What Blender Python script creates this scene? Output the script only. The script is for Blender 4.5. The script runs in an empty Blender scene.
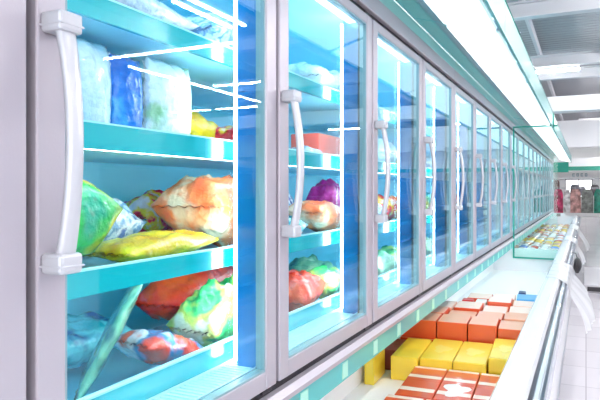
import bpy, bmesh, math, random
from mathutils import Vector, Matrix, Euler, noise
random.seed(7)
S = bpy.context.scene
COL = S.collection
PI = math.pi
R = math.radians

# ------------------------------------------------------------------ camera, world, exposure
CAM_Z = 1.6
YAW = math.atan(286 / 600)
cd = bpy.data.cameras.new('camera')
cd.sensor_width = 36.0
cd.lens = 36.0
cd.shift_y = -10 / 600
cd.clip_start = 0.02
cam = bpy.data.objects.new('camera', cd)
COL.objects.link(cam)
cam.location = (0, 0, CAM_Z)
cam.rotation_euler = (PI / 2, 0, YAW)
S.camera = cam
w = bpy.data.worlds.new('world'); S.world = w; w.use_nodes = True
w.node_tree.nodes['Background'].inputs[0].default_value = (1.0, 0.975, 0.985, 1)
w.node_tree.nodes['Background'].inputs[1].default_value = 3.2
S.view_settings.view_transform = 'Standard'
S.view_settings.look = 'None'
S.view_settings.gamma = 1
S.view_settings.exposure = 0.48
S.cycles.max_bounces = 10
S.cycles.diffuse_bounces = 5
S.cycles.glossy_bounces = 5
S.cycles.transparent_max_bounces = 40
S.cycles.caustics_reflective = False
S.cycles.caustics_refractive = False
S.cycles.sample_clamp_indirect = 6
TUBE = 95.0        # ceiling tube strength
CANOPY_LED = 0.85   # strip under the canopy
CASE_LED = 16.0     # lamps on the mullions
TOP_FILL = 5.5      # hidden strip added behind the header to light the cases
SHELF_FILL = 9.0    # strips added under the shelves to brighten the goods


# ------------------------------------------------------------------ materials
def lin(c):
    return tuple(((v / 12.92) if v <= 0.04045 else ((v + 0.055) / 1.055) ** 2.4) for v in c)


def mat(name, col, rough=0.5, metal=0.0, coat=0.0, spec=0.5, bump=0.0, bscale=40, var=0.0, vscale=3.0, trans=0.0):
    m = bpy.data.materials.new(name); m.use_nodes = True
    nt = m.node_tree; b = nt.nodes['Principled BSDF']
    c = lin(col)
    b.inputs['Base Color'].default_value = (*c, 1)
    b.inputs['Roughness'].default_value = rough
    b.inputs['Metallic'].default_value = metal
    b.inputs['Coat Weight'].default_value = coat
    b.inputs['Coat Roughness'].default_value = 0.08
    b.inputs['Specular IOR Level'].default_value = spec
    b.inputs['Transmission Weight'].default_value = trans
    tc = nt.nodes.new('ShaderNodeTexCoord')
    if var > 0:
        n = nt.nodes.new('ShaderNodeTexNoise'); n.inputs['Scale'].default_value = vscale
        n.inputs['Detail'].default_value = 4
        nt.links.new(tc.outputs['Object'], n.inputs['Vector'])
        mx = nt.nodes.new('ShaderNodeMixRGB')
        mx.inputs[1].default_value = (*c, 1)
        mx.inputs[2].default_value = (*[v * (1 - var) for v in c], 1)
        nt.links.new(n.outputs['Fac'], mx.inputs[0])
        nt.links.new(mx.outputs[0], b.inputs['Base Color'])
    if bump > 0:
        n = nt.nodes.new('ShaderNodeTexNoise'); n.inputs['Scale'].default_value = bscale
        nt.links.new(tc.outputs['Object'], n.inputs['Vector'])
        bp = nt.nodes.new('ShaderNodeBump'); bp.inputs['Strength'].default_value = bump
        bp.inputs['Distance'].default_value = 0.01
        nt.links.new(n.outputs['Fac'], bp.inputs['Height'])
        nt.links.new(bp.outputs[0], b.inputs['Normal'])
    return m


def emit(name, col, s):
    m = bpy.data.materials.new(name); m.use_nodes = True
    nt = m.node_tree; b = nt.nodes['Principled BSDF']
    b.inputs['Base Color'].default_value = (0.8, 0.8, 0.8, 1)
    b.inputs['Emission Color'].default_value = (*col, 1)
    b.inputs['Emission Strength'].default_value = s
    return m


def glass(name, tint, ior=1.6, refl=(1, 1, 1)):
    """clear architectural pane: fresnel reflection over tinted see-through"""
    m = bpy.data.materials.new(name); m.use_nodes = True
    nt = m.node_tree; nt.nodes.clear()
    out = nt.nodes.new('ShaderNodeOutputMaterial')
    mx = nt.nodes.new('ShaderNodeMixShader')
    lw = nt.nodes.new('ShaderNodeLayerWeight'); lw.inputs['Blend'].default_value = 0.5
    pw = nt.nodes.new('ShaderNodeMath'); pw.operation = 'POWER'; pw.inputs[1].default_value = 5.0
    fr = nt.nodes.new('ShaderNodeMath'); fr.operation = 'MULTIPLY_ADD'
    f0 = ((ior - 1) / (ior + 1)) ** 2
    fr.inputs[1].default_value = 1 - f0; fr.inputs[2].default_value = f0
    nt.links.new(lw.outputs['Facing'], pw.inputs[0]); nt.links.new(pw.outputs[0], fr.inputs[0])
    tr = nt.nodes.new('ShaderNodeBsdfTransparent'); tr.inputs[0].default_value = (*tint, 1)
    gl = nt.nodes.new('ShaderNodeBsdfGlossy'); gl.inputs['Roughness'].default_value = 0.0
    gl.inputs['Color'].default_value = (*refl, 1)
    nt.links.new(fr.outputs[0], mx.inputs[0]); nt.links.new(tr.outputs[0], mx.inputs[1])
    nt.links.new(gl.outputs[0], mx.inputs[2]); nt.links.new(mx.outputs[0], out.inputs[0])
    return m


def printed(name, cols, scale=14, rough=0.22, seed=0.0, stops=None, bump=0.8):
    """plastic packaging with blotches of contents and print"""
    m = bpy.data.materials.new(name); m.use_nodes = True
    nt = m.node_tree; b = nt.nodes['Principled BSDF']
    tc = nt.nodes.new('ShaderNodeTexCoord'); mp = nt.nodes.new('ShaderNodeMapping')
    mp.inputs['Location'].default_value = (seed, seed * 2.3, seed * 0.7)
    n = nt.nodes.new('ShaderNodeTexNoise'); n.inputs['Scale'].default_value = scale; n.inputs['Detail'].default_value = 3
    cr = nt.nodes.new('ShaderNodeValToRGB'); cr.color_ramp.interpolation = 'EASE'
    k = len(cols)
    stops = stops or [0.36 + 0.3 * i / max(1, k - 1) for i in range(k)]
    while len(cr.color_ramp.elements) < k: cr.color_ramp.elements.new(0.5)
    for i, e in enumerate(cr.color_ramp.elements):
        e.position = stops[i]; e.color = (*lin(cols[i]), 1)
    nt.links.new(tc.outputs['Object'], mp.inputs[0]); nt.links.new(mp.outputs[0], n.inputs['Vector'])
    nt.links.new(n.outputs['Fac'], cr.inputs[0]); nt.links.new(cr.outputs[0], b.inputs['Base Color'])
    b.inputs['Roughness'].default_value = rough
    b.inputs['Coat Weight'].default_value = 0.6; b.inputs['Coat Roughness'].default_value = 0.1
    v = nt.nodes.new('ShaderNodeTexNoise'); v.inputs['Scale'].default_value = 28; v.inputs['Detail'].default_value = 5
    nt.links.new(mp.outputs[0], v.inputs['Vector'])
    bp = nt.nodes.new('ShaderNodeBump'); bp.inputs['Strength'].default_value = bump; bp.inputs['Distance'].default_value = 0.02
    nt.links.new(v.outputs['Fac'], bp.inputs['Height']); nt.links.new(bp.outputs[0], b.inputs['Normal'])
    return m


M = {}
M['frame'] = mat('silver_frame', (0.70, 0.67, 0.71), 0.38, 0.25, bump=0.03, bscale=200)
M['handle'] = mat('handle_grey', (0.74, 0.74, 0.77), 0.3, 0.1, coat=0.4)
M['gasket'] = mat('dark_gasket', (0.09, 0.06, 0.10), 0.6)
M['dark'] = mat('dark_plastic', (0.12, 0.11, 0.14), 0.4)
M['glass'] = glass('door_glass', (0.91, 0.985, 0.99), 1.50, (0.80, 0.95, 1.0))
M['teal_glass'] = glass('teal_edge_glass', (0.90, 0.99, 0.97), 1.35)
M['teal_edge'] = mat('teal_glass_edge', (0.12, 0.62, 0.55), 0.15, coat=0.5)
M['case_wall'] = mat('case_liner', (0.46, 0.87, 0.97), 0.4, var=0.15)
M['case_top'] = mat('case_top', (0.55, 0.9, 0.97), 0.35)
M['shelf'] = mat('shelf_plate', (0.62, 0.90, 0.98), 0.3)
M['rail'] = mat('turquoise_rail', (0.0, 0.74, 0.78), 0.18, coat=0.8, spec=0.8)
M['rail_edge'] = mat('rail_edge', (0.75, 0.97, 1.0), 0.3)
M['divider'] = mat('blue_divider', (0.02, 0.48, 0.78), 0.18, coat=0.7, var=0.35, vscale=7)
M['grille'] = mat('grille_white', (0.82, 0.95, 1.0), 0.4)
M['skirt'] = mat('teal_skirt', (0.25, 0.71, 0.72), 0.3, coat=0.3)
M['valance'] = mat('pale_teal_valance', (0.62, 0.86, 0.84), 0.35)
M['canopy'] = mat('canopy_teal', (0.20, 0.66, 0.69), 0.12, coat=1.0, var=0.15, vscale=1.2)
M['fascia'] = mat('canopy_fascia', (0.10, 0.56, 0.55), 0.3, coat=0.3)
M['paper'] = mat('price_paper', (0.66, 0.88, 0.82), 0.5)
M['white'] = mat('white_enamel', (0.95, 0.95, 0.96), 0.3, coat=0.4, var=0.04)
M['liner'] = mat('white_liner', (0.97, 0.97, 0.97), 0.45)
M['rim'] = mat('white_rim', (0.96, 0.96, 0.97), 0.25, coat=0.5)
M['bumper'] = mat('aluminium_bumper', (0.85, 0.87, 0.9), 0.25, 0.6)
M['bumper_dark'] = mat('bumper_insert', (0.10, 0.14, 0.24), 0.35)
M['kick'] = mat('kick_plate', (0.70, 0.72, 0.74), 0.4)
M['tube'] = emit('lit_tube', (1.0, 1.0, 1.0), TUBE)
M['can_led'] = emit('canopy_tube', (0.93, 1.0, 1.0), CANOPY_LED)
M['case_led'] = emit('case_tube', (0.90, 0.98, 1.0), CASE_LED)
M['top_fill'] = emit('header_fill_tube', (0.75, 0.95, 1.0), TOP_FILL)
M['shelf_fill_led'] = emit('shelf_fill_strip', (0.92, 0.98, 1.0), SHELF_FILL)
M['lamp_body'] = mat('lamp_body', (0.9, 0.9, 0.92), 0.4)
M['beam'] = mat('painted_steel', (0.74, 0.74, 0.76), 0.5)
M['duct'] = mat('white_duct', (0.95, 0.95, 0.96), 0.5)
M['wallp'] = mat('white_wall', (0.93, 0.93, 0.93), 0.7)


def floor_mat():
    m = mat('polished_floor_tiles', (0.86, 0.84, 0.86), 0.16, spec=0.5)
    nt = m.node_tree; b = nt.nodes['Principled BSDF']
    tc = nt.nodes.new('ShaderNodeTexCoord')
    br = nt.nodes.new('ShaderNodeTexBrick'); br.offset = 0
    br.inputs['Scale'].default_value = 1.0
    br.inputs['Brick Width'].default_value = 0.6; br.inputs['Row Height'].default_value = 0.6
    br.inputs['Mortar Size'].default_value = 0.004
    br.inputs['Color1'].default_value = (*lin((0.84, 0.82, 0.84)), 1)
    br.inputs['Color2'].default_value = (*lin((0.88, 0.86, 0.88)), 1)
    br.inputs['Mortar'].default_value = (*lin((0.68, 0.66, 0.68)), 1)
    nt.links.new(tc.outputs['Object'], br.inputs['Vector']); nt.links.new(br.outputs['Color'], b.inputs['Base Color'])
    return m


M['floor'] = floor_mat()


def ceiling_mat():
    m = mat('corrugated_ceiling', (0.60, 0.60, 0.62), 0.7)
    nt = m.node_tree; b = nt.nodes['Principled BSDF']
    tc = nt.nodes.new('ShaderNodeTexCoord')
    wv = nt.nodes.new('ShaderNodeTexWave'); wv.bands_direction = 'Y'; wv.inputs['Scale'].default_value = 1.6
    nt.links.new(tc.outputs['Object'], wv.inputs['Vector'])
    bp = nt.nodes.new('ShaderNodeBump'); bp.inputs['Strength'].default_value = 0.5; bp.inputs['Distance'].default_value = 0.05
    nt.links.new(wv.outputs['Fac'], bp.inputs['Height']); nt.links.new(bp.outputs[0], b.inputs['Normal'])
    return m


M['ceiling'] = ceiling_mat()


# ------------------------------------------------------------------ helpers
def tag(o, label=None, cat=None, group=None, kind=None):
    if label: o['label'] = label
    if cat: o['category'] = cat
    if group: o['group'] = group
    if kind: o['kind'] = kind
    return o


def empty(name, loc=(0, 0, 0), rz=0.0, parent=None):
    o = bpy.data.objects.new(name, None); COL.objects.link(o)
    o.location = loc; o.rotation_euler = (0, 0, rz); o.empty_display_size = 0.1
    if parent: o.parent = parent
    return o


class MB:
    def __init__(s): s.bm = bmesh.new(); s.mi = 0; s.mats = []

    def m(s, mm):
        if mm not in s.mats: s.mats.append(mm)
        s.mi = s.mats.index(mm); return s

    def face(s, vs, smooth=False):
        try:
            f = s.bm.faces.new(vs)
        except ValueError:
            return None
        f.material_index = s.mi; f.smooth = smooth
        return f

    def box(s, x0, x1, y0, y1, z0, z1, bev=0.0, mtx=None):
        P = [(x, y, z) for x in (x0, x1) for y in (y0, y1) for z in (z0, z1)]
        v = [s.bm.verts.new(mtx @ Vector(p) if mtx else p) for p in P]
        fs = [s.face([v[i] for i in q]) for q in ((0, 1, 3, 2), (4, 6, 7, 5), (0, 4, 5, 1), (2, 3, 7, 6), (0, 2, 6, 4), (1, 5, 7, 3))]
        if bev > 0:
            es = list({e for f in fs for e in f.edges})
            r = bmesh.ops.bevel(s.bm, geom=es, offset=bev, segments=2, affect='EDGES', profile=0.5)
            for f in r['faces']: f.material_index = s.mi; f.smooth = False
        return s

    def prism(s, pts, y0, y1, smooth=False):
        """xz outline (counter-clockwise seen from -y) swept from y0 to y1"""
        a = [s.bm.verts.new((x, y0, z)) for x, z in pts]; b = [s.bm.verts.new((x, y1, z)) for x, z in pts]
        n = len(pts)
        for i in range(n):
            s.face([a[i], a[(i + 1) % n], b[(i + 1) % n], b[i]], smooth)
        s.face(a[::-1]); s.face(b)
        return s

    def tube(s, pts, r, seg=8, flat=1.0, up=Vector((0, 0, 1)), wide=None, cap=True):
        pts = [Vector(p) for p in pts]; rings = []
        for i, p in enumerate(pts):
            d = (pts[min(i + 1, len(pts) - 1)] - pts[max(i - 1, 0)]).normalized()
            u = up - d * up.dot(d)
            if u.length < 1e-4: u = Vector((1, 0, 0)) - d * d.x
            u.normalize(); v = d.cross(u)
            rr = r[i] if isinstance(r, (list, tuple)) else r
            rings.append([s.bm.verts.new(p + u * math.cos(2 * PI * k / seg) * rr + v * math.sin(2 * PI * k / seg) * rr * flat) for k in range(seg)])
        for a, b in zip(rings, rings[1:]):
            for k in range(seg): s.face([a[k], a[(k + 1) % seg], b[(k + 1) % seg], b[k]], True)
        if cap: s.face(rings[0][::-1]); s.face(rings[-1])
        return s

    def build(s, name, material=None, parent=None, loc=None):
        bmesh.ops.recalc_face_normals(s.bm, faces=s.bm.faces)
        me = bpy.data.meshes.new(name); s.bm.to_mesh(me); s.bm.free()
        for mm in (s.mats or [material]): me.materials.append(mm)
        o = bpy.data.objects.new(name, me); COL.objects.link(o)
        if loc: o.location = loc
        if parent: o.parent = parent
        return o


def copy_tree(o, parent=None):
    c = o.copy(); COL.objects.link(c); c.parent = parent
    for ch in o.children: copy_tree(ch, c)
    return c


def struct(o): o['kind'] = 'structure'; return o


# ------------------------------------------------------------------ the hall
Y0, Y1, XL, XR, ZC = -5.0, 40.0, -1.75, 13.0, 4.7
struct(MB().box(XL, XR, Y0, Y1, -0.1, 0.0).build('floor', M['floor']))
struct(MB().box(XL, XR, Y0, Y1, ZC, ZC + 0.1).build('ceiling', M['ceiling']))
struct(MB().box(XL - 0.1, XL, Y0, Y1, 0, ZC).build('wall_left', M['wallp']))
struct(MB().box(XR, XR + 0.1, Y0, Y1, 0, ZC).build('wall_right', mat('right_wall', (0.62, 0.72, 0.78), 0.7)))
# far wall with a window opening
fw = MB()
wx0, wx1, wz0, wz1 = -1.15, 0.35, 1.15, 2.25
fw.box(XL, wx0, Y1, Y1 + 0.15, 0, ZC).box(wx1, XR, Y1, Y1 + 0.15, 0, ZC)
fw.box(wx0, wx1, Y1, Y1 + 0.15, 0, wz0).box(wx0, wx1, Y1, Y1 + 0.15, wz1, ZC)
struct(fw.build('wall_far', M['wallp']))
wf = MB()
t = 0.05
wf.box(wx0, wx1, Y1 - 0.03, Y1 + 0.1, wz0, wz0 + t).box(wx0, wx1, Y1 - 0.03, Y1 + 0.1, wz1 - t, wz1)
wf.box(wx0, wx0 + t, Y1 - 0.03, Y1 + 0.1, wz0 + t, wz1 - t).box(wx1 - t, wx1, Y1 - 0.03, Y1 + 0.1, wz0 + t, wz1 - t)
wf.box((wx0 + wx1) / 2 - .03, (wx0 + wx1) / 2 + .03, Y1 - 0.03, Y1 + 0.1, wz0 + t, wz1 - t)
wf = struct(wf.build('window_1', mat('window_frame_grey', (0.45, 0.42, 0.42), 0.5)))
MB().box(wx0 + t, wx1 - t, Y1 + 0.03, Y1 + 0.04, wz0 + t, wz1 - t).build('window_pane', glass('window_glass', (0.97, 0.99, 1)), wf)

# roof beams, ducts
def cross_beam(y, z0, z1, d, material, name, label, cat, grp=None, x0=XL, x1=XR):
    o = MB()
    if name == 'roof_beam':
        o.box(x0, x1, y - d, y + d, z0, z0 + 0.025).box(x0, x1, y - d, y + d, z1 - 0.025, z1).box(x0, x1, y - 0.015, y + 0.015, z0 + .025, z1 - .025)
    else:
        o.box(x0, x1, y - d, y + d, z0, z1, bev=0.02)
    o = o.build(name, material)
    return tag(o, label, cat, grp)


for k, (y, nm) in enumerate([(5.6, 'nearest'), (9.6, 'second'), (13.6, 'third'), (15.2, 'fourth'), (26.5, 'fifth'), (31, 'sixth')]):
    struct(cross_beam(y, 4.18 if k < 4 else 4.1, 4.42 if k < 4 else 4.4, 0.09, M['beam'], 'roof_beam', nm + ' painted steel beam crossing the hall under the ceiling', 'beam', 'steel roof beams'))
for y, h in ((17.3, .45),):
    tag(cross_beam(y, 3.65, 4.05, 0.25, M['duct'], 'air_duct', 'white rectangular duct crossing the ceiling nearest the lit tube', 'duct'), None, None)
tag(cross_beam(21.5, 2.98, 3.85, 0.2, M['duct'], 'ceiling_bulkhead', 'deep plain white bulkhead panel hanging across the aisle beyond the duct', 'bulkhead'))
# lengthwise purlins above the beams
for x in (-0.9, 1.3, 3.5, 5.7, 7.9, 10.1):
    struct(MB().box(x - .03, x + .03, Y0, Y1, 4.46, 4.62).build('purlin', M['beam']))

# lengthwise pipe
tag(MB().m(M['beam']).tube([(0.55, 2, 4.3), (0.55, 30, 4.3)], 0.04, 10).build('sprinkler_pipe'), 'thin grey pipe running lengthwise under the ceiling', 'pipe')


def tube_lamp_mesh(L):
    b = MB().box(-0.05, 0.05, -L / 2, L / 2, 0.03, 0.09, bev=0.008)
    c = MB().m(M['tube']).tube([(0, -L / 2 + .02, 0), (0, L / 2 - .02, 0)], 0.02, 10)
    return b, c


lampA = empty('ceiling_lamp')
b, c = tube_lamp_mesh(1.5)
b.build('housing', M['lamp_body'], lampA); c.build('lamp_tube', M['tube'], lampA)
for wy in (-.5, .5):
    MB().tube([(0, wy, 0.09), (0, wy, 0.5)], 0.004, 6).build('hanging_wire', M['beam'], lampA)
spots = []
spots.append((-.58, 13.97, 90, 'single fluorescent tube lamp hanging over the aisle between the near beams and the white duct'))
spots.append((0.5, 24.5, 90, 'small fluorescent tube lamp seen beyond the white bulkhead'))
# lamps over the rest of the hall: some mirrored in the doors, some added light
for x in (3.9 + .7, 6.1): spots.append((x, 8.9, 90, None))
for x in (8.2, 9.9): spots.append((x, 16.0, 90, None))
spots.append((5.9, 12.4, 90, None))
for y in (9.6 + .8, 11.9, 13.5, 15.1): spots.append((6.9, y, 0, None))
for y in (1, 3, 5, 7, 9, 11, 13.2, 15.6, 19, 23, 27, 31, 34, 36.5): spots.append((0.95 if y > 0 else 1, y, 0, None))  # unseen tube row added to brighten the chest, aisle and far end
for x in (3.15, 3.4): spots.append((x, 7.3, 0, None))
for y in (3.0, 6.0, 19.5, 23.5, 28, 33, 36.5):
    for x in (2.2, 7.5): spots.append((x, y, 90, None))
for y in (-1.5, 1.5): spots.append((4.8, y, 0, None))
for i, (x, y, a, lb) in enumerate(spots):
    o = lampA if i == 0 else copy_tree(lampA)
    o.location = (x, y, 4.15); o.rotation_euler.z = R(a)
    o.scale = (1, .62 if i == 0 else 1, 1)
    tag(o, lb or 'fluorescent tube lamp over the hall out of view, mirrored in the doors or added for light', 'ceiling lamp', 'fluorescent tube lamps' if lb is None else None)

# shop front at the far end
sf = empty('shop_sign', (0, 38.0, 0))
tag(sf, 'long white fascia board with a green stripe across the far end', 'sign board')
MB().box(-1.7, 12.9, -0.1, 0.1, 2.95, 3.45).build('board', M['duct'], sf)
MB().box(-1.7, 12.9, -0.14, -0.1, 2.72, 2.95).box(-1.7, 12.9, -0.1, 0.1, 2.72, 2.95).build('green_stripe', mat('green_stripe', (0.20, 0.62, 0.53), 0.4), sf)
MB().box(-1.74, -0.9, -0.28, -0.15, 2.62, 3.2, bev=.01).build('green_block', mat('green_block', (0.05, 0.58, 0.50), 0.4), sf)
# blurred lettering on the far wall
lt = MB()
for k, x in enumerate((-0.75, -0.52, -0.29, -0.06)):
    lt.box(x, x + .13, 0, .02, 0, .05).box(x, x + .13, 0, .02, .13, .18).box(x, x + .03, 0, .02, 0, .18)
    if k % 2: lt.box(x + .1, x + .13, 0, .02, 0, .18)
tag(lt.build('wall_lettering', mat('lettering_grey', (0.55, 0.66, 0.70), 0.5), None, (0, Y1 - .025, 2.42)), 'small pale letters on the far wall above the bright window', 'lettering')

# clothes rails and racks at the end of the aisle
def garment(x, y, z, wd, h, col, name, label, cat, grp='goods hanging at the far end'):
    g = MB(); ny, nz = 12, 12
    def P(u, v, s):
        sh = 1 - 0.35 * max(0, (v - .78) / .22) ** 1.5
        d = 0.09 * (1 - abs(u) ** 3) * (0.6 + 0.4 * math.sin(v * 3)) + 0.018 * math.sin(u * 14 + v * 3)
        return (u * wd / 2 * sh * (1.0 + 0.08 * (1 - v)), s * d, v * h)
    for s in (-1, 1):
        vs = [[g.bm.verts.new(P(-1 + 2 * i / ny, j / nz, s)) for i in range(ny + 1)] for j in range(nz + 1)]
        for j in range(nz):
            for i in range(ny): g.face([vs[j][i], vs[j][i + 1], vs[j + 1][i + 1], vs[j + 1][i]], True)
    bmesh.ops.remove_doubles(g.bm, verts=g.bm.verts, dist=0.004)
    root = g.build(name, printed(name + '_cloth', [tuple(v * .75 for v in col), col, tuple(min(1, v * 1.2) for v in col)], 5, .8, x), None, (x, y, z))
    MB().tube([(0, 0, h - .02), (0, 0, h + .05), (.03, 0, h + .08)], .008, 6).build('hanger_hook', M['bumper'], root)
    return tag(root, label, cat, grp)


rk = empty('clothes_rack', (0, 33.5, 0)); tag(rk, 'metal hanging rail carrying garments across the end of the aisle', 'clothes rack')
MB().tube([(-1.55, 0, 1.70), (0.9, 0, 1.70)], .02, 8).build('rail', M['bumper'], rk)
for x in (-1.5, 0.85):
    MB().tube([(x, 0, 0), (x, 0, 1.70)], .02, 8).box(x - .03, x + .03, -.25, .25, 0, .04).build('post', M['bumper'], rk)
for x, wd, h, c, lb in [(-1.28, .42, 1.25, (0.72, 0.22, 0.38), 'dark pink garment hanging at the left end of the far rail'),
                        (-0.88, .3, 1.2, (0.86, 0.86, 0.86), 'pale narrow garment hanging beside the dark pink one'),
                        (-0.48, .48, 1.2, (0.72, 0.55, 0.53), 'dusty rose garment hanging in the middle of the far rail'),
                        (0.06, .52, 1.2, (0.50, 0.52, 0.50), 'mottled grey garment hanging between the rose and green ones'),
                        (0.60, .46, 1.2, (0.12, 0.50, 0.42), 'green garment hanging at the right end of the far rail')]:
    garment(x, 33.5, 1.68 - h - .04, wd, h, c, 'garment', lb, 'garment')
rk2 = empty('clothes_rack', (0, 35.5, 0)); tag(rk2, 'second taller hanging rail behind the first, carrying dark bags', 'clothes rack')
MB().tube([(-1.6, 0, 2.2), (0.9, 0, 2.2)], .02, 8).build('rail', M['bumper'], rk2)
for x in (-1.55, 0.85):
    MB().tube([(x, 0, 0), (x, 0, 2.2)], .02, 8).build('post', M['bumper'], rk2)
for x, z, wd, h, c, lb in [(-1.45, 1.45, .3, .7, (0.40, 0.30, 0.30), 'dark brown bag hanging highest at the far left of the aisle end'),
                           (-0.55, 1.35, .42, .55, (0.35, 0.36, 0.40), 'dark grey bag hanging in front of the bright window'),
                           (-0.2, 1.3, .34, .5, (0.50, 0.50, 0.53), 'mid grey bag hanging beside the dark grey one at the window'),
                           (0.42, 1.3, .4, .58, (0.38, 0.36, 0.38), 'dark bag hanging at the right edge of the far window')]:
    garment(x, 35.5, z, wd, h, c, 'hanging_bag', lb, 'bag', 'dark bags at the far window')

# out-of-view shelving added so the glass doors mirror a darker band
GBL = mat('gondola_blue', (0.16, 0.38, 0.58), 0.5, var=.3, vscale=2)
def mirrored_gondola(y0, y1, label):
    r_ = empty('added_gondola', (0, y0, 0)); tag(r_, label, 'shelf unit', 'shelf units added for the door reflections'); L = y1 - y0
    MB().box(3.15, 3.20, 0, L, 0.1, 1.95).build('back_panel', GBL, r_)
    MB().box(2.65, 3.20, 0, L, 0, .1).build('plinth_base', M['kick'], r_)
    for z in (.25, .65, 1.05, 1.45, 1.85):
        MB().box(2.72, 3.15, .01, L - .01, z, z + .03).build('shelf_board', GBL, r_)
for k in range(6):
    mirrored_gondola(5.0 + k * 4.5, 5.0 + k * 4.5 + 4.4, 'blue shelf unit added off view to darken the door reflections, ' + ['nearest', 'second', 'third', 'fourth', 'fifth', 'farthest'][k] + ' of its row')

# low grey plinth in the aisle
pl = empty('display_plinth', (0.42, 11.6, 0)); tag(pl, 'low light grey plinth with dark vents standing on the aisle floor', 'plinth')
MB().box(-0.45, 1.6, -1.2, 1.2, 0, 0.12, bev=.01).build('base', mat('plinth_grey', (0.80, 0.79, 0.81), 0.4), pl)
MB().box(-0.40, -0.12, -1.215, -1.19, 0.02, 0.09).build('vent', M['dark'], pl)
MB().box(0.1, 0.45, -1.215, -1.19, 0.02, 0.09).build('vent', M['dark'], pl)

# ------------------------------------------------------------------ wall freezers with glass doors
W = 0.85; T0 = 0.692; GAP = 0.019
DX = -0.80                        # outer face of the doors
ZB, ZT = 1.6 - .555, 1.6 + .713   # door bottom / top
SW, RB, RT = 0.060, 0.050, 0.036  # stile, bottom rail, top rail


def T(n): return T0 + W * n


# one door, origin at its left bottom outer corner; x = outward depth, y along
DW = W - GAP; DH = ZT - ZB; DT = 0.035
door0 = MB()
door0.box(-DT, 0, 0, SW, 0, DH, bev=.004).box(-DT, 0, DW - SW, DW, 0, DH, bev=.004)
door0.box(-DT, -.001, SW, DW - SW, 0, RB, bev=.003).box(-DT, -.001, SW, DW - SW, DH - RT, DH, bev=.003)
door0 = door0.build('freezer_door', M['frame'])
gb = MB()
gb.box(-DT + .004, -.004, SW, SW + .006, RB, DH - RT).box(-DT + .004, -.004, DW - SW - .006, DW - SW, RB, DH - RT)
gb.box(-DT + .004, -.004, SW, DW - SW, RB, RB + .006).box(-DT + .004, -.004, SW, DW - SW, DH - RT - .006, DH - RT)
gb.build('glass_bead', mat('grey_bead', (0.50, 0.62, 0.66), 0.4), door0)
MB().box(-.020, -.010, SW + .002, DW - SW - .002, RB + .002, DH - RT - .002).build('glass_pane', M['glass'], door0)
# handle: two brackets and a bowed bar
hy = 0.031; hz0 = 1.6 - .137 - ZB; hz1 = 1.6 + .29 - ZB
hb = MB().m(M['handle'])
for z, s in ((hz0, 1), (hz1 - .034, -1)):
    hb.box(0.0, 0.047, hy - .026, hy + .022, z, z + .034, bev=.006)
    hb.box(0.0, 0.048, hy - .027, hy + .023, z + .011, z + .0145, bev=.0006)
N = 18; rows = []
for i in range(N + 1):
    u = i / N; z = hz0 + .02 + (hz1 - hz0 - .04) * u
    bow = 0.030 + 0.024 * math.sin(PI * u) ** 0.8
    ww = 0.0150 + 0.003 * (abs(u - .5) * 2) ** 2
    ring = []
    for k in range(12):
        a = 2 * PI * k / 12
        cx, sy = math.cos(a), math.sin(a)
        ring.append(hb.bm.verts.new((bow + 0.0085 * math.copysign(abs(cx) ** .6, cx), hy - .004 + ww * math.copysign(abs(sy) ** .6, sy), z)))
    rows.append(ring)
for a, b in zip(rows, rows[1:]):
    for k in range(12): hb.face([a[k], a[(k + 1) % 12], b[(k + 1) % 12], b[k]], True)
hb.face(rows[0][::-1]); hb.face(rows[-1])
hb.build('door_handle', M['handle'], door0)
for z in (-0.012, DH):
    hg = MB()
    hg.box(-.030, -.004, DW - .075, DW - .02, z, z + .012, bev=.002)
    hg.tube([(-.015, DW - .03, z - .003), (-.015, DW - .03, z + .015)], .008, 10)
    hg.build('hinge', M['dark'], door0)

XF, XBK = -0.98, -1.60     # shelf front, cabinet back
shelf_levels = [(1.372, 1.430), (1.690, 1.750), (1.975, 2.030)]

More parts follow.
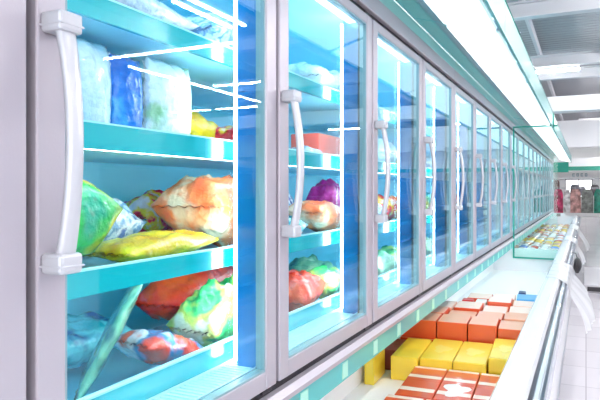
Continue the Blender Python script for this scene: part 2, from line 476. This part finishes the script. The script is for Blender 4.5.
units = [(-1, 3, 'nearest the camera, holding the large frozen bags'), (4, 7, 'second along the aisle'),
         (8, 11, 'third along the aisle, at the hanging glass pane'), (12, 15, 'fourth along the aisle'),
         (16, 19, 'at the far end of the aisle')]
first = True
for (n0, n1, where) in units:
    y0, y1 = T(n0) - GAP / 2 - .031, T(n1 + 1) - GAP / 2 - .032
    u = empty('freezer_cabinet', (0, y0, 0))
    tag(u, 'silver glass-door freezer cabinet section ' + where, 'freezer cabinet', 'wall freezer cabinet sections')
    L = y1 - y0
    body = MB()
    body.m(M['case_wall']).box(XBK - .08, XBK, 0.001, L - .001, 0.95, 2.47)          # back
    body.m(M['case_top']).box(XBK, -.845, 0.001, L - .001, 2.335, 2.47)               # top
    body.m(M['case_wall']).box(XBK, -.845, 0.001, L - .001, 0.95, 1.035)              # bottom
    body.m(M['white']).box(XBK - .08, -1.07, 0.001, L - .001, 0.0, 0.95)
    body.build('body', None, u)
    MB().box(-.845, -.79, 0, L, 2.333, 2.405, bev=.004).build('header_trim', M['frame'], u)
    MB().box(-.845, -.80, 0, L, 2.405, 2.475).build('valance', M['valance'], u)
    MB().box(-.845, -.812, 0, L, 2.314, 2.333).box(-.845, -.812, 0, L, 1.023, 1.043).build('gasket_channel', M['gasket'], u)
    MB().prism([(-.845, .985), (-.79, .985), (-.778, .992), (-.778, 1.006), (-.792, 1.023), (-.845, 1.023)], 0, L).build('sill', M['frame'], u)
    sk = MB().box(-.845, -.796, 0, L, .905, .985).build('skirt', M['skirt'], u)
    k = 0
    while True:
        yy = 0.12 + 0.35 * k
        if yy > L - .1: break
        MB().box(-.796, -.7935, yy, yy + .055, .915, .972).build('price_label', M['paper'], sk); k += 1
    MB().box(-.90, -.86, 0.02, L - .02, 2.30, 2.333).build('header_fill_lamp', M['top_fill'], u)  # added strip, hidden by the header, gives the interior its glow
    # shelves
    for (a, b_) in shelf_levels:
        sh = MB().box(XBK, XF, 0.004, L - .004, (a + b_) / 2 - .02, (a + b_) / 2, ).build('shelf', M['shelf'], u)
        rl = MB().m(M['rail']).box(XF, XF + .012, 0.004, L - .004, a, b_ - .004).m(M['rail_edge']).box(XF - .004, XF + .014, 0.004, L - .004, b_ - .004, b_)
        rl.build('shelf_rail', None, sh)
        if a < 1.9: MB().box(XF - .045, XF - .020, 0.03, L - .03, (a + b_) / 2 - .028, (a + b_) / 2 - .0205).build('shelf_fill_lamp', M['shelf_fill_led'], sh)  # added strip that brightens the shelf below
    bk = MB().m(M['rail']).box(XF, XF + .012, 0.004, L - .004, 1.062, 1.147).m(M['rail_edge']).box(XF - .004, XF + .014, 0.004, L - .004, 1.147, 1.151)
    bk.build('basket_front', None, u)
    g = MB()
    yy = 0.02
    while yy < L - .02:
        g.box(-.963, -.862, yy, yy + .008, 1.055, 1.085); yy += .020
    g.box(-.966, -.960, .01, L - .01, 1.04, 1.09).box(-.862, -.856, .01, L - .01, 1.04, 1.09)
    g.build('air_grille', M['grille'], u)
    # mullions with lamps; doors
    for n in range(n0, n1 + 1):
        my = T(n) - GAP / 2 - y0
        if n > -1 or True:
            mu = MB().m(M['gasket']).box(-.856, -.837, my - .03, my + .03, 1.043, 2.314)
            mu.m(M['divider']).box(-.925, -.856, my - .022, my + .022, 1.035, 2.335)
            mu = mu.build('mullion', None, u)
            MB().box(-.935, -.925, my - .024, my + .020, 1.10, 2.30).build('mullion_lamp', M['case_led'], mu)
    for n in range(n0, n1 + 1):
        d = door0 if first else copy_tree(door0)
        first = False
        d.parent = u; d.location = (DX, T(n) - y0, ZB)
# closing side panel at the far end and before the first
for yy, nm in ((T(20) - GAP / 2 - .030, 'far'), (T(-1) - GAP / 2 - .063, 'near')):
    tag(MB().box(-1.68, -.80, yy + .001, yy + .029, 0.95, 2.47).box(-1.68, -1.07, yy + .001, yy + .029, 0, .95).build('end_panel', M['frame']),
        'grey end panel closing the %s end of the freezer row' % nm, 'panel')

# ------------------------------------------------------------------ canopy over the aisle side
cz_in, cz_out, cx_out = 2.475, 2.350, -0.36
segs = [(-0.9, 3.0, 'canopy section overhead nearest the camera'), (3.0, 7.60, 'canopy section up to the hanging glass pane'),
        (7.64, 12.6, 'canopy section just beyond the hanging glass pane'), (12.6, 17.7, 'canopy section at the far end')]
for (a, b_, lb) in segs:
    r_ = empty('canopy', (0, a, 0)); tag(r_, 'teal and white glossy ' + lb, 'canopy', 'canopy sections over the freezers')
    L = b_ - a - .006
    MB().prism([(-.795, cz_in - .0), (cx_out, cz_out), (cx_out, cz_out + .015), (-.795, cz_in + .02)], 0, L).build('soffit', M['canopy'], r_)
    MB().prism([(cx_out, cz_out - .012), (cx_out + .012, cz_out - .012), (cx_out + .012, cz_out + .15), (cx_out, cz_out + .15)], 0, L).build('fascia', M['fascia'], r_)
    MB().box(cx_out - .004, cx_out + .016, 0, L, cz_out + .15, cz_out + .156).build('fascia_edge', M['teal_edge'], r_)
    n = max(1, int(L / 1.25)); q = L / n
    for k in range(n):
        xa, xb = -.63, -.385
        za, zb = [cz_in + (cz_out - cz_in) * (xx + .795) / (cx_out + .795) for xx in (xa, xb)]
        MB().prism([(xa, za - .012), (xb, zb - .012), (xb, zb - .001), (xa, za - .001)], q * k + .03, q * (k + 1) - .03).build('canopy_lamp', M['can_led'], r_)

# ------------------------------------------------------------------ hanging glass pane
gp = empty('glass_partition', (0, 7.60, 0))
tag(gp, 'clear glass pane with green edges hung across the chest freezer', 'glass pane')
gx0, gx1, gz0, gz1 = -.775, -.300, .80, 2.345
MB().box(gx0, gx1, .004, .014, gz0, gz1).build('glass_pane', M['teal_glass'], gp)
ge = MB()
ge.box(gx0 - .018, gx0, 0, .018, gz0, gz1)
ge.box(gx0 - .018, gx1, 0, .018, gz0 - .018, gz0).box(gx0 - .018, gx1, 0, .018, gz1, gz1 + .016)
ge.build('glass_edge', M['teal_edge'], gp)
MB().box(cx_out + .014, cx_out + .026, 0, .03, 2.32, 2.50).build('hanger_post', M['teal_edge'], gp)

# ------------------------------------------------------------------ chest freezers
RZ = 0.92; DECK = 0.63
chests = [(-0.9, 7.66, 'white chest freezer full of orange and yellow cartons, nearer half of the island'),
          (7.664, 17.7, 'white chest freezer of small packets beyond the glass pane')]
CH = []
for (a, b_, lb) in chests:
    r_ = empty('chest_freezer', (0, a, 0)); tag(r_, lb, 'chest freezer'); CH.append(r_)
    L = b_ - a
    MB().box(-1.06, -1.04, 0, L, .10, .93).box(-.27, -.19, 0, L, .12, .86).box(-1.04, -.27, 0, .03, .10, .88).box(-1.04, -.27, L - .03, L, .10, .90).box(-1.04, -.27, .03, L - .03, .10, .14).build('body', M['white'], r_)
    MB().box(-1.04, -1.02, .03, L - .03, .14, .90).box(-.29, -.27, .03, L - .03, .14, .86).box(-1.02, -.29, .03, L - .03, .60, DECK).build('liner', M['liner'], r_)
    MB().prism([(-.295, .862), (-.185, .862), (-.178, .895), (-.190, .915), (-.205, RZ), (-.262, RZ), (-.282, .915), (-.295, .895)], 0, L).build('rim', M['rim'], r_)
    bp_ = MB().m(M['bumper']).prism([(-.195, .770), (-.150, .770), (-.128, .790), (-.126, .870), (-.130, .880), (-.1795, .880), (-.184, .8615), (-.195, .8615)], 0, L).build('bumper', None, r_)
    for xa, xb in ((-.1785, -.166), (-.142, -.131)):
        MB().box(xa, xb, 0, L, .879, .8825).build('bumper_insert', M['bumper_dark'], bp_)
    MB().box(-.163, -.147, 0, L, .879, .887, bev=.003).build('bumper_bead', M['bumper'], bp_)
    MB().box(-.27, -.19, .02, L - .02, 0, .12).box(-1.0, -.92, .02, L - .02, 0, .10).build('kick_plate', M['kick'], r_)
MB().box(-.85, -.5, 10.036 - .09, 10.036 - .03, 0.88, .98).build('end_rail', M['white'], CH[1])
MB().box(-.72, -.62, 10.036 - .096, 10.036 - .09, 0.89, .97).build('end_label', mat('grey_label', (.6, .6, .58), .5), CH[1])


# ------------------------------------------------------------------ cartons
def carton_mat(name, col, rough=.32):
    return mat(name, col, rough, coat=.55, var=.06, vscale=9, bump=.05, bscale=12)


ORA = carton_mat('orange_card', (0.88, 0.33, 0.15)); YEL = carton_mat('yellow_card', (1.0, 0.88, 0.25))
RED = carton_mat('red_card', (0.86, 0.10, 0.10)); PEACH_LIT = carton_mat('peach_lit_card', (0.97, 0.70, 0.56))  # peach sides; used as a lid it paints bright light onto orange cartons
BLU = carton_mat('blue_card', (0.35, 0.68, 0.90)); WHT = carton_mat('white_card', (0.97, 0.96, 0.95)); NAV = carton_mat('navy_card', (0.10, 0.16, 0.42))
CREAM = carton_mat('cream_print', (0.98, 0.90, 0.84))
FROST_HL = carton_mat('frost_highlight', (1.0, .92, .45))  # highlight on frosty lids, put into the colour
LIT_PALE = carton_mat('lit_pale_lid', (0.99, 0.88, 0.82), .4)  # lid paler than the card: light on the tops painted into its colour


SKEW = 0.055     # the cartons stand a little askew in the chest


def patch(pts, z, m, parent):
    g = MB()
    a = [g.bm.verts.new((px, py, z)) for px, py in pts]; b_ = [g.bm.verts.new((px, py, z - .0012)) for px, py in pts]
    g.face(a); g.face(b_[::-1]); n = len(pts)
    for i in range(n): g.face([a[i], b_[i], b_[(i + 1) % n], a[(i + 1) % n]])
    g.build('lid_patch', m, parent)


def carton(x0, x1, y0, y1, z0, z1, m, label, grp, kind='plain', lidm=None, rz=0.0):
    w_, d_, h_ = x1 - x0, y1 - y0, z1 - z0
    o = MB().box(-w_ / 2, w_ / 2, -d_ / 2, d_ / 2, 0, h_ - .003, bev=.0035).build('carton', m, None, ((x0 + x1) / 2, (y0 + y1) / 2 + SKEW * ((x0 + x1) / 2 + .65), z0))
    o.rotation_euler.z = R(rz) + math.atan(SKEW)
    tag(o, label, 'carton', grp)
    e = .004
    lid = MB()
    lid.box(-w_ / 2 + e, w_ / 2 - e, -d_ / 2 + e, -.0008, h_ - .003, h_ - .001, bev=.0005)
    lid.box(-w_ / 2 + e, w_ / 2 - e, .0008, d_ / 2 - e, h_ - .003, h_ - .001, bev=.0005)
    lid.build('lid_flap', lidm or m, o)
    if kind == 'striped':
        for f0, f1 in ((.42, .485), (.09, .18), (-.34, -.24)):
            MB().box(-w_ / 2 + e, w_ / 2 - e, d_ * f0, d_ * f1, h_ - .0015, h_ - .0004).build('white_stripe', CREAM, o)
    if kind == 'frost_shine':  # paler blotch: frost with its highlight painted on the lid
        pts = []
        for k in range(22):
            a = 2 * PI * k / 22; rr = 1 + .22 * math.sin(3 * a + 1) + .12 * math.sin(7 * a)
            pts.append((w_ * .27 * rr * math.cos(a), d_ * .17 * rr * math.sin(a)))
        patch(pts, h_ - .0003, FROST_HL, o)
    return o


C1 = ['against the freezer wall', 'second from the freezer wall', 'third from the freezer wall', 'beside the freezer rim']
# front striped row (tops at .715)
xs = [-.93, -.77, -.605, -.450, -.302]
for r2, (ya, yb, rn) in enumerate([(2.545, 3.005, 'row of striped cartons nearest the camera')]):
    for i in range(4):
        if i == 0: continue
        o = carton(xs[i] + .002, xs[i + 1] - .002, ya, yb, DECK, .712, ORA, 'orange carton with cream stripes, %s in the low front row' % C1[i], 'striped orange cartons', 'striped')
        if i == 2:
            pts = []
            for k in range(24):
                a = 2 * PI * k / 24; rr = 1 + .25 * math.sin(3 * a + .6) + .14 * math.sin(5 * a)
                pts.append((.050 * rr * math.cos(a), -.08 + .085 * rr * math.sin(a)))
            patch(pts, .0822, WHT, o)
# yet nearer row, below the frame
for i in range(1, 4):
    carton(xs[i] + .002, xs[i + 1] - .002, 2.07, 2.535, DECK, .712, ORA, 'orange striped carton at the bottom edge of the view, %s' % C1[i], 'striped orange cartons', 'striped')
# yellow row (tops at .75)
yx = [(-.915, -.778, 2.99, 3.40), (-.772, -.612, 3.01, 3.44), (-.608, -.450, 3.01, 3.44), (-.442, -.305, 3.03, 3.45)]
for i, (a, b_, c_, d_) in enumerate(yx):
    carton(a, b_, c_, d_, DECK, .752 + (.03 if i == 3 else 0), YEL, 'yellow carton, %s in the yellow row' % C1[i], 'yellow cartons', 'frost_shine' if i in (1, 2, 3) else 'plain')
carton(-1.005, -.955, 2.86, 3.08, DECK, .765, YEL, 'lone narrow yellow carton standing apart under the teal skirt', None)
carton(-1.005, -.925, 3.14, 3.40, DECK, .74, mat('shaded_card', (.55, .25, .2), .5), 'orange carton coloured dark for shadow, behind the lone yellow one', None)  # overhang shadow on an orange carton, painted as a dark card colour
# stacked orange rows
ox = [-1.0, -.785, -.612, -.452, -.300]
for ti, (z0, z1, tn) in enumerate([(DECK, .735, 'lower'), (.7355, .845, 'upper')]):
    for i in range(4):
        carton(ox[i] + .003, ox[i + 1] - .003, 3.47, 3.70, z0, z1 - (.012 if i == 3 else 0), ORA, 'orange carton, %s tier just behind yellow row, %s' % (tn, C1[i]), 'stacked orange cartons', lidm=PEACH_LIT)  # peach lids paint the strong light on the orange tops
rows_ = [(3.715, 3.93, .845, 'second'), (3.95, 4.19, .842, 'third'), (4.21, 4.42, .848, 'fourth'), (4.44, 4.66, .838, 'rearmost')]
for k, (ya, yb, zt, rn) in enumerate(rows_):
    for i in range(4):
        if k >= 2 and i == 0: continue
        if k == 2 and i == 1: continue
        mm = [ORA, PEACH_LIT, ORA, PEACH_LIT][(i + k) % 4]
        lid = LIT_PALE if k else PEACH_LIT
        if k == 3 and i == 3: mm, lid = BLU, BLU
        dz = ((i * 7 + k * 5) % 4) * .006
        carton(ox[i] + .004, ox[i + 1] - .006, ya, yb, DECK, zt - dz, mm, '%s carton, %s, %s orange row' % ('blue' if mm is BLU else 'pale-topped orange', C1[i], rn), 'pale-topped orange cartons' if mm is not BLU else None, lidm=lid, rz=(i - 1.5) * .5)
carton(-.775, -.70, 4.22, 4.30, DECK, .845, RED, 'small bright red carton standing between pale-topped cartons', None)
carton(-.69, -.62, 4.22, 4.36, DECK, .835, WHT, 'small white and red carton beside the bright red one', None)
carton(-.455, -.405, 4.70, 4.80, DECK, .84, NAV, 'small navy carton next to the blue one at the rear', None)

# packets beyond the pane
pk_cols = [((.98, .82, .35), 'yellow'), ((.93, .93, .95), 'white'), ((.45, .62, .92), 'blue'), ((.90, .72, .62), 'peach'), ((.80, .40, .35), 'red')]
pmats = [mat('packet_' + n_, c_, .25, coat=.5, var=.35, vscale=25) for c_, n_ in pk_cols]


def packet_mesh(m):
    g = MB(); nu, nv = 10, 6
    for s in (-1, 1):
        vs = [[g.bm.verts.new(((-1 + 2 * i / nu) * .055, (-1 + 2 * j / nv) * .085,
               .028 + s * .026 * (max(0, 1 - abs(-1 + 2 * i / nu) ** 2.5) * max(0, 1 - abs(-1 + 2 * j / nv) ** 3)) ** .6)) for i in range(nu + 1)] for j in range(nv + 1)]
        for j in range(nv):
            for i in range(nu): g.face([vs[j][i], vs[j][i + 1], vs[j + 1][i + 1], vs[j + 1][i]], True)
    bmesh.ops.remove_doubles(g.bm, verts=g.bm.verts, dist=1e-4)
    return g.build('frozen_packet', m)


protos = [packet_mesh(m) for m in pmats]
used = set()
pat = [2, 2, 1, 2, 1, 3, 0, 0, 0, 3, 1, 4, 1, 3, 1, 0, 0, 3, 1, 1, 3, 0, 1, 3]
plat = MB().box(-1.0, -.31, 8.0, 15.4, DECK + .001, .765).build('basket_insert', M['liner'], CH[1]); plat.location = (0, -7.664, 0)
for r in range(24):
    y = 8.12 + r * .30
    for c_ in range(5):
        x = -.93 + c_ * .135 + random.uniform(-.008, .008)
        ci = pat[r]
        if random.random() < .35: ci = random.choice([0, 1, 1, 3, 4])
        o = protos[ci] if ci not in used else protos[ci].copy()
        if ci in used: COL.objects.link(o)
        used.add(ci)
        o.location = (x, y, .766); o.rotation_euler = (0, 0, R(random.uniform(-14, 14)))
        o.scale = (1, 1.2, 1)
        pos = ['against the freezer wall', 'second from the freezer wall', 'in the middle column', 'second from the rim', 'beside the rim'][c_]
        dist = 'in row %d beyond the glass pane' % (r + 1)
        tag(o, '%s frozen packet %s, %s' % (pk_cols[ci][1], pos, dist), 'packet', 'small frozen packets beyond the glass pane')
for i, p in enumerate(protos):
    if i not in used: bpy.data.objects.remove(p)


# ------------------------------------------------------------------ frozen bags behind the doors
def bag(x, y, z, L, Wd, Th, m, label, rz=0, rx=0, ry=0, grp=None, seed=None, seal=None, lump=.35, name='frozen_bag'):
    """x depth, y along the row; L runs along y"""
    g = MB(); nu, nv = 34, 22; sd = seed if seed is not None else random.random() * 50
    for s in (-1, 1):
        vs = []
        for j in range(nv + 1):
            v = -1 + 2 * j / nv; row = []
            for i in range(nu + 1):
                u = -1 + 2 * i / nu
                prof = (max(0, 1 - abs(u) ** 3.2) * max(0, 1 - abs(v) ** 2.6)) ** .55
                nz = noise.noise(Vector((u * 2.6 + sd, v * 2.2, s * 1.5))) * lump
                n2 = noise.noise(Vector((u * 8 + sd, v * 7, s * 3))) * lump * .35
                zz = s * Th / 2 * prof * (1 + nz + n2)
                pinch = 1 - .10 * (1 - abs(v) ** 2) * abs(u) ** 4
                wv = .004 * math.sin(u * 9 + sd) * (abs(v) ** 4)
                row.append(g.bm.verts.new((v * Wd / 2 * pinch, u * L / 2 * (1 - .05 * (1 - abs(u)) * abs(v) ** 4), zz + wv)))
            vs.append(row)
        for j in range(nv):
            for i in range(nu): g.face([vs[j][i], vs[j][i + 1], vs[j + 1][i + 1], vs[j + 1][i]], True)
    bmesh.ops.remove_doubles(g.bm, verts=g.bm.verts, dist=5e-4)
    o = g.build(name, m)
    o.rotation_euler = Euler((R(rx), R(ry), R(rz)))
    # crimped end seals
    for s in (-1, 1):
        q = MB(); n = 20; a = []; b2 = []
        for i in range(n + 1):
            xx = (-1 + 2 * i / n) * Wd * .44
            rp = .003 * math.sin(i * 1.9 + sd)
            a.append(q.bm.verts.new((xx, s * L * .475, rp))); b2.append(q.bm.verts.new((xx * 1.04, s * L * .54, rp * 1.8)))
        for i in range(n): q.face([a[i], a[i + 1], b2[i + 1], b2[i]], True)
        bmesh.ops.solidify(q.bm, geom=list(q.bm.faces), thickness=.0012)
        q.build('seal', seal or m, o)
    # rest its lowest point on z
    bpy.context.view_layer.update()
    mw = o.rotation_euler.to_matrix()
    lo = min((mw @ v.co).z for v in o.data.vertices)
    o.location = (x, y, z - lo + .001)
    return tag(o, label, 'frozen bag', grp)


def pm(n_, *cols, scale=14, seed=0, rough=.22, stops=None): return printed(n_, list(cols), scale, rough, seed, stops)


yel = pm('yellow_bag', (1.0, .90, .15), (1.0, .80, .0), (.98, .70, .0), scale=10)
peach = pm('peach_bag', (.99, .86, .74), (1.0, .52, .28), (.98, .36, .16), scale=8)
redp = pm('red_print', (.88, .03, .14), (.95, .10, .25), (1.0, .80, .1), (.95, .85, .9), scale=16)
green = pm('green_bag', (.0, .62, .30), (.30, .80, .45), (.85, .88, .40), (.92, .95, .85), scale=9, seed=3)
oran = pm('orange_bag', (.98, .34, .06), (.96, .22, .06), (.85, .12, .08), scale=8, seed=5)
magen = pm('magenta_bag', (.85, .0, .60), (.75, .0, .50), (.95, .25, .75), scale=10)
clear = pm('frosty_bag', (.85, .93, .98), (.45, .62, .80), (.95, .97, 1.), (.35, .45, .68), scale=18, seed=2)
multi = pm('multicolour_bag', (.95, .30, .50), (.80, .80, .10), (.05, .72, .25), (.05, .65, .50), (.95, .4, .5), scale=5, seed=8)
white = pm('white_bag', (.97, .98, 1.), (.85, .92, .98), (.75, .85, .9), scale=8)
orwh = pm('orange_white_bag', (.95, .32, .12), (.90, .88, .92), (.20, .52, .75), (.93, .22, .10), scale=8, seed=4)
teal = pm('teal_bag', (.05, .62, .66), (.4, .8, .85), (.08, .35, .6), scale=8)
leafy = pm('pale_green_bag', (.82, .95, .80), (.50, .75, .60), (.25, .45, .45), scale=7, seed=6)

B1, B2, B3, BT = 1.065, 1.402, 1.722, 2.004   # resting heights
PI_ = 0
# first door, middle shelf
bag(-1.13, 1.00, B2, .28, .22, .20, multi, 'round bulging bag in pink, green and yellow beside the first door handle', rx=12, lump=.2)
bag(-1.09, 1.335, B2, .38, .19, .065, yel, 'flat yellow bag lying at the front of the middle shelf', rx=2, lump=.4)
bag(-1.14, 1.70, B2, .34, .26, .22, peach, 'large peach and white bag behind the first door, beside the yellow one', rx=-4, rz=6, lump=.35)
bag(-1.33, 1.33, B2, .30, .20, .13, clear, 'crumpled clear bag of dark pieces behind the yellow bag', rx=5, lump=.6)
bag(-1.42, 1.80, B2, .40, .20, .16, redp, 'red and yellow printed bag deep on the middle shelf of the first door', rx=0, lump=.5)
bag(-1.43, 2.16, B2, .24, .20, .17, magen, 'magenta bag deep on the middle shelf by the first door\'s lamp', lump=.3)
bag(-1.40, .93, B2, .34, .22, .17, white, 'white bag at the back of the middle shelf by the first handle', lump=.3)
bag(-1.12, .70, B2, .24, .20, .10, teal, 'teal bag on the middle shelf hidden mostly by the first stile', lump=.4)
# first door, upper shelf
bluep = pm('blue_bag', (.02, .42, .85), (.05, .50, .92), (.25, .70, 1.))
speck = pm('white_green_print', (.97, .98, 1.), (.93, .96, .98), (.62, .80, .60), scale=7, stops=[.3, .56, .68])
bag(-1.08, 1.065, B3, .165, .235, .08, white, 'white upright pouch on the upper shelf right behind the first door handle', ry=90, lump=.12, name='frozen_pouch')
bag(-1.09, 1.215, B3, .120, .225, .07, bluep, 'deep blue upright pouch between two white ones on the upper shelf', ry=90, lump=.12, name='frozen_pouch')
bag(-1.08, 1.385, B3, .195, .240, .08, speck, 'white upright pouch with faint green print right of the blue one', ry=90, lump=.12, name='frozen_pouch')
bag(-1.38, 1.30, B3, .34, .2, .15, white, 'white bag at the back of the upper shelf behind the pouches', lump=.3)
bag(-1.24, 1.68, B3, .20, .2, .12, yel, 'yellow bag on the upper shelf of the first door', rx=-6, lump=.4)
bag(-1.12, 1.83, B3, .22, .20, .075, redp, 'red and white printed bag on the upper shelf by the first lamp', rx=-10, lump=.5)
bag(-1.40, 1.95, B3, .30, .22, .10, clear, 'crumpled silvery bag at the back of the upper shelf', lump=.6)
bag(-1.14, .80, B3, .24, .2, .15, bluep, 'blue bag on the upper shelf beside the first door stile', lump=.3)
bag(-1.20, 1.25, BT, .5, .3, .14, pm('grey_top_bag', (.80, .78, .82), (.65, .66, .74), (.9, .9, .94)), 'pale grey bag on the topmost shelf of the first door', lump=.4)
bag(-1.20, 1.80, BT, .42, .3, .16, clear, 'crumpled clear bag on the topmost shelf of the first door', lump=.4)
# first door, lower basket
bag(-1.13, 1.21, B1, .34, .17, .035, leafy, 'pale green flat bag standing slanted in the first lower basket', rx=62, rz=-47, lump=.3)
bag(-1.13, 1.42, B1, .26, .17, .085, orwh, 'orange and white striped bag in the lower basket by the slanted green one', rx=-18, rz=-8, lump=.4)
bag(-1.29, 1.80, B1 + .08, .48, .2, .17, oran, 'long orange-red bag lying behind the green one in the lower basket', rx=5, rz=8, lump=.3)
bag(-1.10, 1.72, B1, .36, .20, .19, green, 'green and cream leafy-print bag at the front of the first lower basket', rx=10, rz=-6, lump=.5)
bag(-1.42, 1.35, B1, .34, .24, .12, teal, 'dark teal bag at the back of the first lower basket', lump=.4)
bag(-1.45, 2.15, B1, .30, .22, .2, leafy, 'pale leafy bag at the back of the lower basket by the first lamp', lump=.4)
# second door
bag(-1.12, 2.06, B2, .24, .24, .10, teal, 'teal bag between first and second doors on the middle shelf', lump=.3)
SKEW = 0
ob = carton(-1.22, -1.08, 2.46, 2.74, B3, B3 + .135, mat('orange_red_box', (.97, .22, .03), .3, coat=.5), 'orange-red box standing on the upper shelf behind the second door', None)
carton(-1.28, -1.08, 2.76, 2.95, B3, B3 + .12, YEL, 'yellow box standing beside the orange-red one on the upper shelf', None)
bag(-1.14, 2.36, B3, .16, .2, .055, clear, 'small silvery bag beside the orange-red box on the upper shelf', lump=.5)
bag(-1.12, 2.53, B2, .34, .22, .13, peach, 'peach bag on the middle shelf behind the second door handle', rx=-6, lump=.35)
bag(-1.22, 2.88, B2, .20, .17, .22, magen, 'magenta bag deep behind the second door', lump=.3)
bag(-1.36, 2.46, B2, .34, .2, .17, clear, 'crumpled clear bag behind the peach one in the second door', lump=.5)
bag(-1.12, 2.30, B1, .22, .2, .17, oran, 'orange bag in the lower basket just right of the second stile', rx=14, lump=.4)
bag(-1.08, 2.58, B1, .34, .17, .15, green, 'green bag lying front in the second lower basket', rx=-10, rz=6, lump=.5)
bag(-1.30, 2.82, B1, .30, .24, .17, leafy, 'pale green bag at the back of the second lower basket', lump=.5)
bag(-1.15, 2.55, BT, .42, .28, .16, white, 'white bag on the topmost shelf of the second door', lump=.4)
# third door and beyond
specs3 = [
    (3.10, B2, clear, .13, 'crumpled clear bag on the middle shelf before the third door'), (3.42, B2, redp, .14, 'red printed bag on the middle shelf of the third door'),
    (3.78, B2, peach, .13, 'peach bag on the middle shelf of the third door'), (3.35, B1, leafy, .15, 'pale leafy bag in the third lower basket'),
    (3.75, B1, green, .15, 'green bag in the third lower basket'), (3.45, B3, white, .16, 'white bag on the upper shelf of the third door'),
    (3.85, B3, yel, .1, 'yellow bag on the upper shelf of the third door'), (4.35, B2, multi, .15, 'multicoloured bag on the middle shelf of the fourth door'),
    (4.75, B2, teal, .14, 'teal bag on the middle shelf of the fourth door'), (4.45, B1, leafy, .16, 'leafy bag in the fourth lower basket'),
    (4.50, B3, clear, .12, 'crumpled bag on the upper shelf of the fourth door'), (5.2, B2, white, .15, 'white bag on the middle shelf of the fifth door'),
    (5.3, B1, teal, .15, 'teal bag in the fifth lower basket'), (6.0, B2, peach, .14, 'peach bag on the middle shelf of the sixth door')]
for y, z, m, th_, lb in specs3:
    bag(-1.14, y, z, .32, .24, th_, m, lb, rz=random.uniform(-8, 8), lump=.4)


# ------------------------------------------------------------------ plastic bags hung over the rim
def plastic_mat():
    m = bpy.data.materials.new('thin_white_plastic'); m.use_nodes = True
    nt = m.node_tree; b = nt.nodes['Principled BSDF']
    b.inputs['Base Color'].default_value = (.95, .95, .97, 1); b.inputs['Roughness'].default_value = .3
    b.inputs['Alpha'].default_value = .8
    b.inputs['Coat Weight'].default_value = .4
    return m


PLM = plastic_mat()


def draped(yc, half, drop, out, label, seedv):
    """thin bag folded over the rim: starts inside, rides over the rim and flares out below"""
    g = MB(); nu, nv = 26, 30; vs = []
    prof = [(-.272, .926), (-.225, .928), (-.20, .926), (-.176, .912), (-.152, .898), (-.122, .890), (-.118, .82)]
    for j in range(nv + 1):
        v = j / nv; row = []
        for i in range(nu + 1):
            u = -1 + 2 * i / nu
            if v < .35:
                q = v / .35 * (len(prof) - 1); k = min(int(q), len(prof) - 2); f = q - k
                x = prof[k][0] * (1 - f) + prof[k + 1][0] * f; z = prof[k][1] * (1 - f) + prof[k + 1][1] * f
                wdt = .62 + .16 * (v / .35)
            else:
                f = (v - .35) / .65
                x = -.118 + out * math.sin(f * PI / 2) * (1 - .35 * abs(u)); z = .82 - drop * f * (1 - .12 * u * u)
                wdt = .78 + .22 * f
            fold = (.020 * math.sin(u * 11 + seedv) + .012 * math.sin(u * 23 + v * 3)) * max(0, (v - .25)) * 1.3
            lip = .004 * (1 + math.sin(u * 13 + v * 5 + seedv)) * (1 if v < .35 else .5)
            row.append(g.bm.verts.new((x + abs(fold) + (lip if v > .3 else 0), yc + u * half * wdt, z + (lip if v < .35 else 0))))
        vs.append(row)
    for j in range(nv):
        for i in range(nu): g.face([vs[j][i], vs[j][i + 1], vs[j + 1][i + 1], vs[j + 1][i]], True)
    bmesh.ops.solidify(g.bm, geom=list(g.bm.faces), thickness=.0015)
    return tag(g.build('plastic_bag', PLM), label, 'plastic bag', 'white plastic bags hung over the freezer rim')


draped(5.55, .85, .27, .17, 'large sheer white plastic bag draped over the freezer rim, nearest the camera', .4)
draped(9.2, .6, .22, .09, 'white plastic bag draped over the rim beyond the dark one', 2.1)
draped(12.3, 1.0, .30, .16, 'farthest white plastic bag draped over the freezer rim', 4.0)


def dark_bag():
    g = MB(); nu, nv = 16, 14; rows = []
    for j in range(nv + 1):
        v = j / nv; ring = []
        r_ = .03 + .055 * math.sin(PI * min(1, v * 1.05)) ** .7 + .01 * v
        for i in range(nu):
            a = 2 * PI * i / nu
            rr = r_ * (1 + .15 * math.sin(3 * a + v * 5))
            ring.append(g.bm.verts.new((rr * .55 * math.cos(a), rr * 1.6 * math.sin(a), .20 * (1 - v))))
        rows.append(ring)
    for a, b_ in zip(rows, rows[1:]):
        for i in range(nu): g.face([a[i], a[(i + 1) % nu], b_[(i + 1) % nu], b_[i]], True)
    g.face(rows[0]); g.face(rows[-1][::-1])
    o = g.build('hanging_pouch', mat('black_fabric', (.13, .12, .14), .6), None, (-.085, 7.2, .70))
    o.scale = (.8, .8, .8)
    MB().tube([(0, -.04, .19), (-.02, -.03, .262), (-.075, 0, .272), (-.02, .03, .262), (0, .04, .19)], .004, 6).build('strap', M['dark'], o)
    return tag(o, 'small black pouch hanging on the freezer rim between the white plastic bags', 'pouch')


dark_bag()
